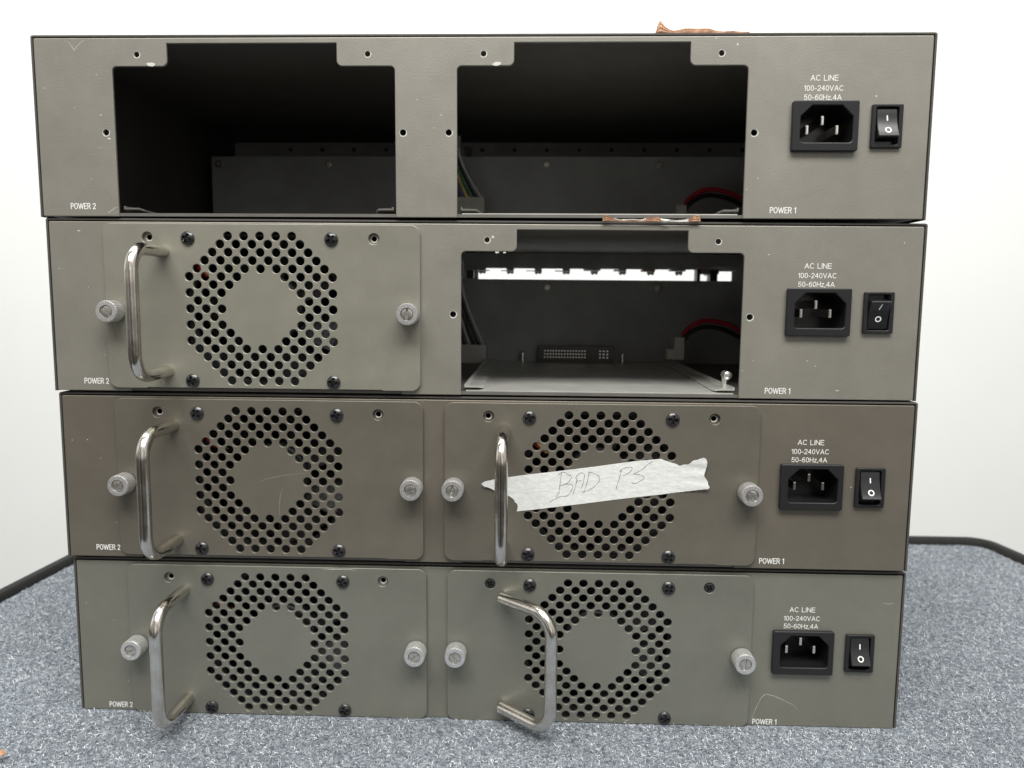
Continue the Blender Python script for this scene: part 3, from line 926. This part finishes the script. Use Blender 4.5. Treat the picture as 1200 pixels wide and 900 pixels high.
s1 = strip('label_scrap', [(84.2, 85.2), (84.8, 87.8), (85.7, 90.3), (86.4, 90.9), (87.4, 89.2), (88.4, 87.6), (90.2, 86.2), (92.2, 85.4), (96.9, 86.5), (101, 86.7), (104.2, 86.6), (109, 86.5), (111.6, 85.6), (116, 85.0), (120, 85.2), (124, 84.9), (127.4, 84.7)],
           84.1, .6, 9, [M['kraft'], M['label_white']], lean=.25)
seat(s1, 1); tag(s1, 'curled brown scrap of torn label sticking up on the top chassis', 'paper scrap', 'torn label scraps left on the covers')
s2 = strip('label_scrap', [(58.9, 85.5), (59.7, 86.7), (60.6, 87.5), (62.5, 86.4), (64.3, 85.7), (66.8, 85.0), (72.9, 85.2), (77.8, 85.0), (79.5, 85.8), (81.4, 86.3), (85.1, 86.35), (87, 85.6), (88.3, 85.0), (90.7, 84.9), (96.2, 84.8), (99.8, 85.6), (102.5, 87.0), (104.6, 87.7), (105.6, 85.9)],
           84.0, -1.75, .55, [M['kraft'], M['label_white']], lean=.02, white=[(63.5, 79, 2), (86.5, 99.5, 0)])
seat(s2, 2); tag(s2, 'flattened brown and white torn label squeezed under the top chassis', 'paper scrap', 'torn label scraps left on the covers')
# white tongue hanging over the cover edge belongs to the second scrap
mb = MB(); mb.add([(86.2, -2.05, 85.4), (87.6, -2.15, 83.9), (88.6, -2.2, 83.3), (89.8, -2.15, 83.8), (91.2, -2.05, 85.0)], [(0, 1, 2, 3, 4)])
o = mb.build('torn_tongue', M['label_white'], s2); sm = o.modifiers.new('paper', 'SOLIDIFY'); sm.thickness = .00015

# brown curl of paper lying on the carpet at the lower left
mb = MB(); vs = []
for i in range(9):
    t = i / 8
    for j in range(5):
        u = j / 4 - .5
        vs.append((-238 + 16.5 * t + u * 2, -56 + 9 * t - u * (9 - 7.5 * t), TZ + 1.0 + 3.6 * math.sin(t * 1.7) * (1 - .3 * u) + .8 * math.sin(t * 5 + u * 4)))
mb.add(vs, [(i * 5 + j, i * 5 + j + 1, (i + 1) * 5 + j + 1, (i + 1) * 5 + j) for i in range(8) for j in range(4)])
o = mb.build('paper_curl', M['kraft']); sm = o.modifiers.new('paper', 'SOLIDIFY'); sm.thickness = .0002
tag(o, 'curled brown paper scrap lying on the carpet by the left corner', 'paper scrap')

# ------------------------------------------------------------------ camera
F, CX, CY, CZ, pit, yaw, roll = 900.1, 25.2328, -379.8241, 219.9288, .111259, -.0295325, .0087821
f = Vector((math.sin(yaw) * math.cos(pit), math.cos(yaw) * math.cos(pit), -math.sin(pit)))
rt = Vector((math.cos(yaw), -math.sin(yaw), 0)); up = rt.cross(f)
R = rt * math.cos(roll) + up * math.sin(roll); U = up * math.cos(roll) - rt * math.sin(roll)
cam = bpy.data.cameras.new('camera'); co = bpy.data.objects.new('camera', cam); COL.objects.link(co)
mat = Matrix((R, U, -f)).transposed().to_4x4(); mat.translation = Vector((CX, CY, CZ)) * S
co.matrix_world = mat
cam.sensor_fit = 'HORIZONTAL'; cam.sensor_width = 36; cam.lens = F / 1200 * 36
cam.clip_start = .01; cam.clip_end = 50
cam.dof.use_dof = True; cam.dof.focus_distance = .378; cam.dof.aperture_fstop = 11
scene.camera = co

# ------------------------------------------------------------------ light
def area_light(name, loc, target, sx, sy, power, col=(1, 1, 1)):
    l = bpy.data.lights.new(name, 'AREA'); l.shape = 'RECTANGLE'; l.size = sx; l.size_y = sy; l.energy = power; l.color = col
    o = bpy.data.objects.new(name, l); COL.objects.link(o); o.location = loc
    o.rotation_euler = (Vector(target) - Vector(loc)).to_track_quat('-Z', 'Y').to_euler()
    return o
area_light('ceiling_and_wall_fill', (.02, -.92, 1.66), (0, .02, .2), 1.7, .6, 57, (1, .98, .95))
area_light('ceiling_and_wall_fill', (-.25, .12, 1.75), (-.1, .9, -.15), 2.4, .6, 19.5, (1, 1, .99))  # added lamp to brighten the wall behind, no fixture known there
w = bpy.data.worlds.new('World'); scene.world = w; w.use_nodes = True
nt = w.node_tree; bg = nt.nodes['Background']
tc = nt.nodes.new('ShaderNodeTexCoord'); sp = nt.nodes.new('ShaderNodeSeparateXYZ'); nt.links.new(tc.outputs['Generated'], sp.inputs[0])
mr = nt.nodes.new('ShaderNodeMapRange'); mr.inputs['From Min'].default_value = -1; mr.inputs['From Max'].default_value = 1
nt.links.new(sp.outputs['Z'], mr.inputs['Value'])
rc = ramp(nt, mr.outputs['Result'], [(.0, (.16, .15, .14)), (.43, (.20, .19, .175)), (.485, (.42, .41, .39)), (.53, (1.25, 1.22, 1.17)), (.62, (1.5, 1.49, 1.46)), (1.0, (.9, .91, .92))])
at = nt.nodes.new('ShaderNodeVectorMath'); at.operation = 'MULTIPLY'; at.inputs[1].default_value = (1, 1, .25); nt.links.new(tc.outputs['Generated'], at.inputs[0])
room = ramp(nt, noise(nt, 2.6, 2, .6, at.outputs[0]), [(.40, (.35, .33, .30)), (.50, (.8, .78, .75)), (.60, (1.7, 1.7, 1.7))])
mx = nt.nodes.new('ShaderNodeMix'); mx.data_type = 'RGBA'; mx.blend_type = 'MULTIPLY'; mx.inputs['Factor'].default_value = 1
nt.links.new(rc, mx.inputs['A']); nt.links.new(room, mx.inputs['B'])
nt.links.new(mx.outputs['Result'], bg.inputs['Color']); bg.inputs['Strength'].default_value = .46

scene.view_settings.view_transform = 'Standard'; scene.view_settings.look = 'None'
scene.view_settings.exposure = 0; scene.view_settings.gamma = 1
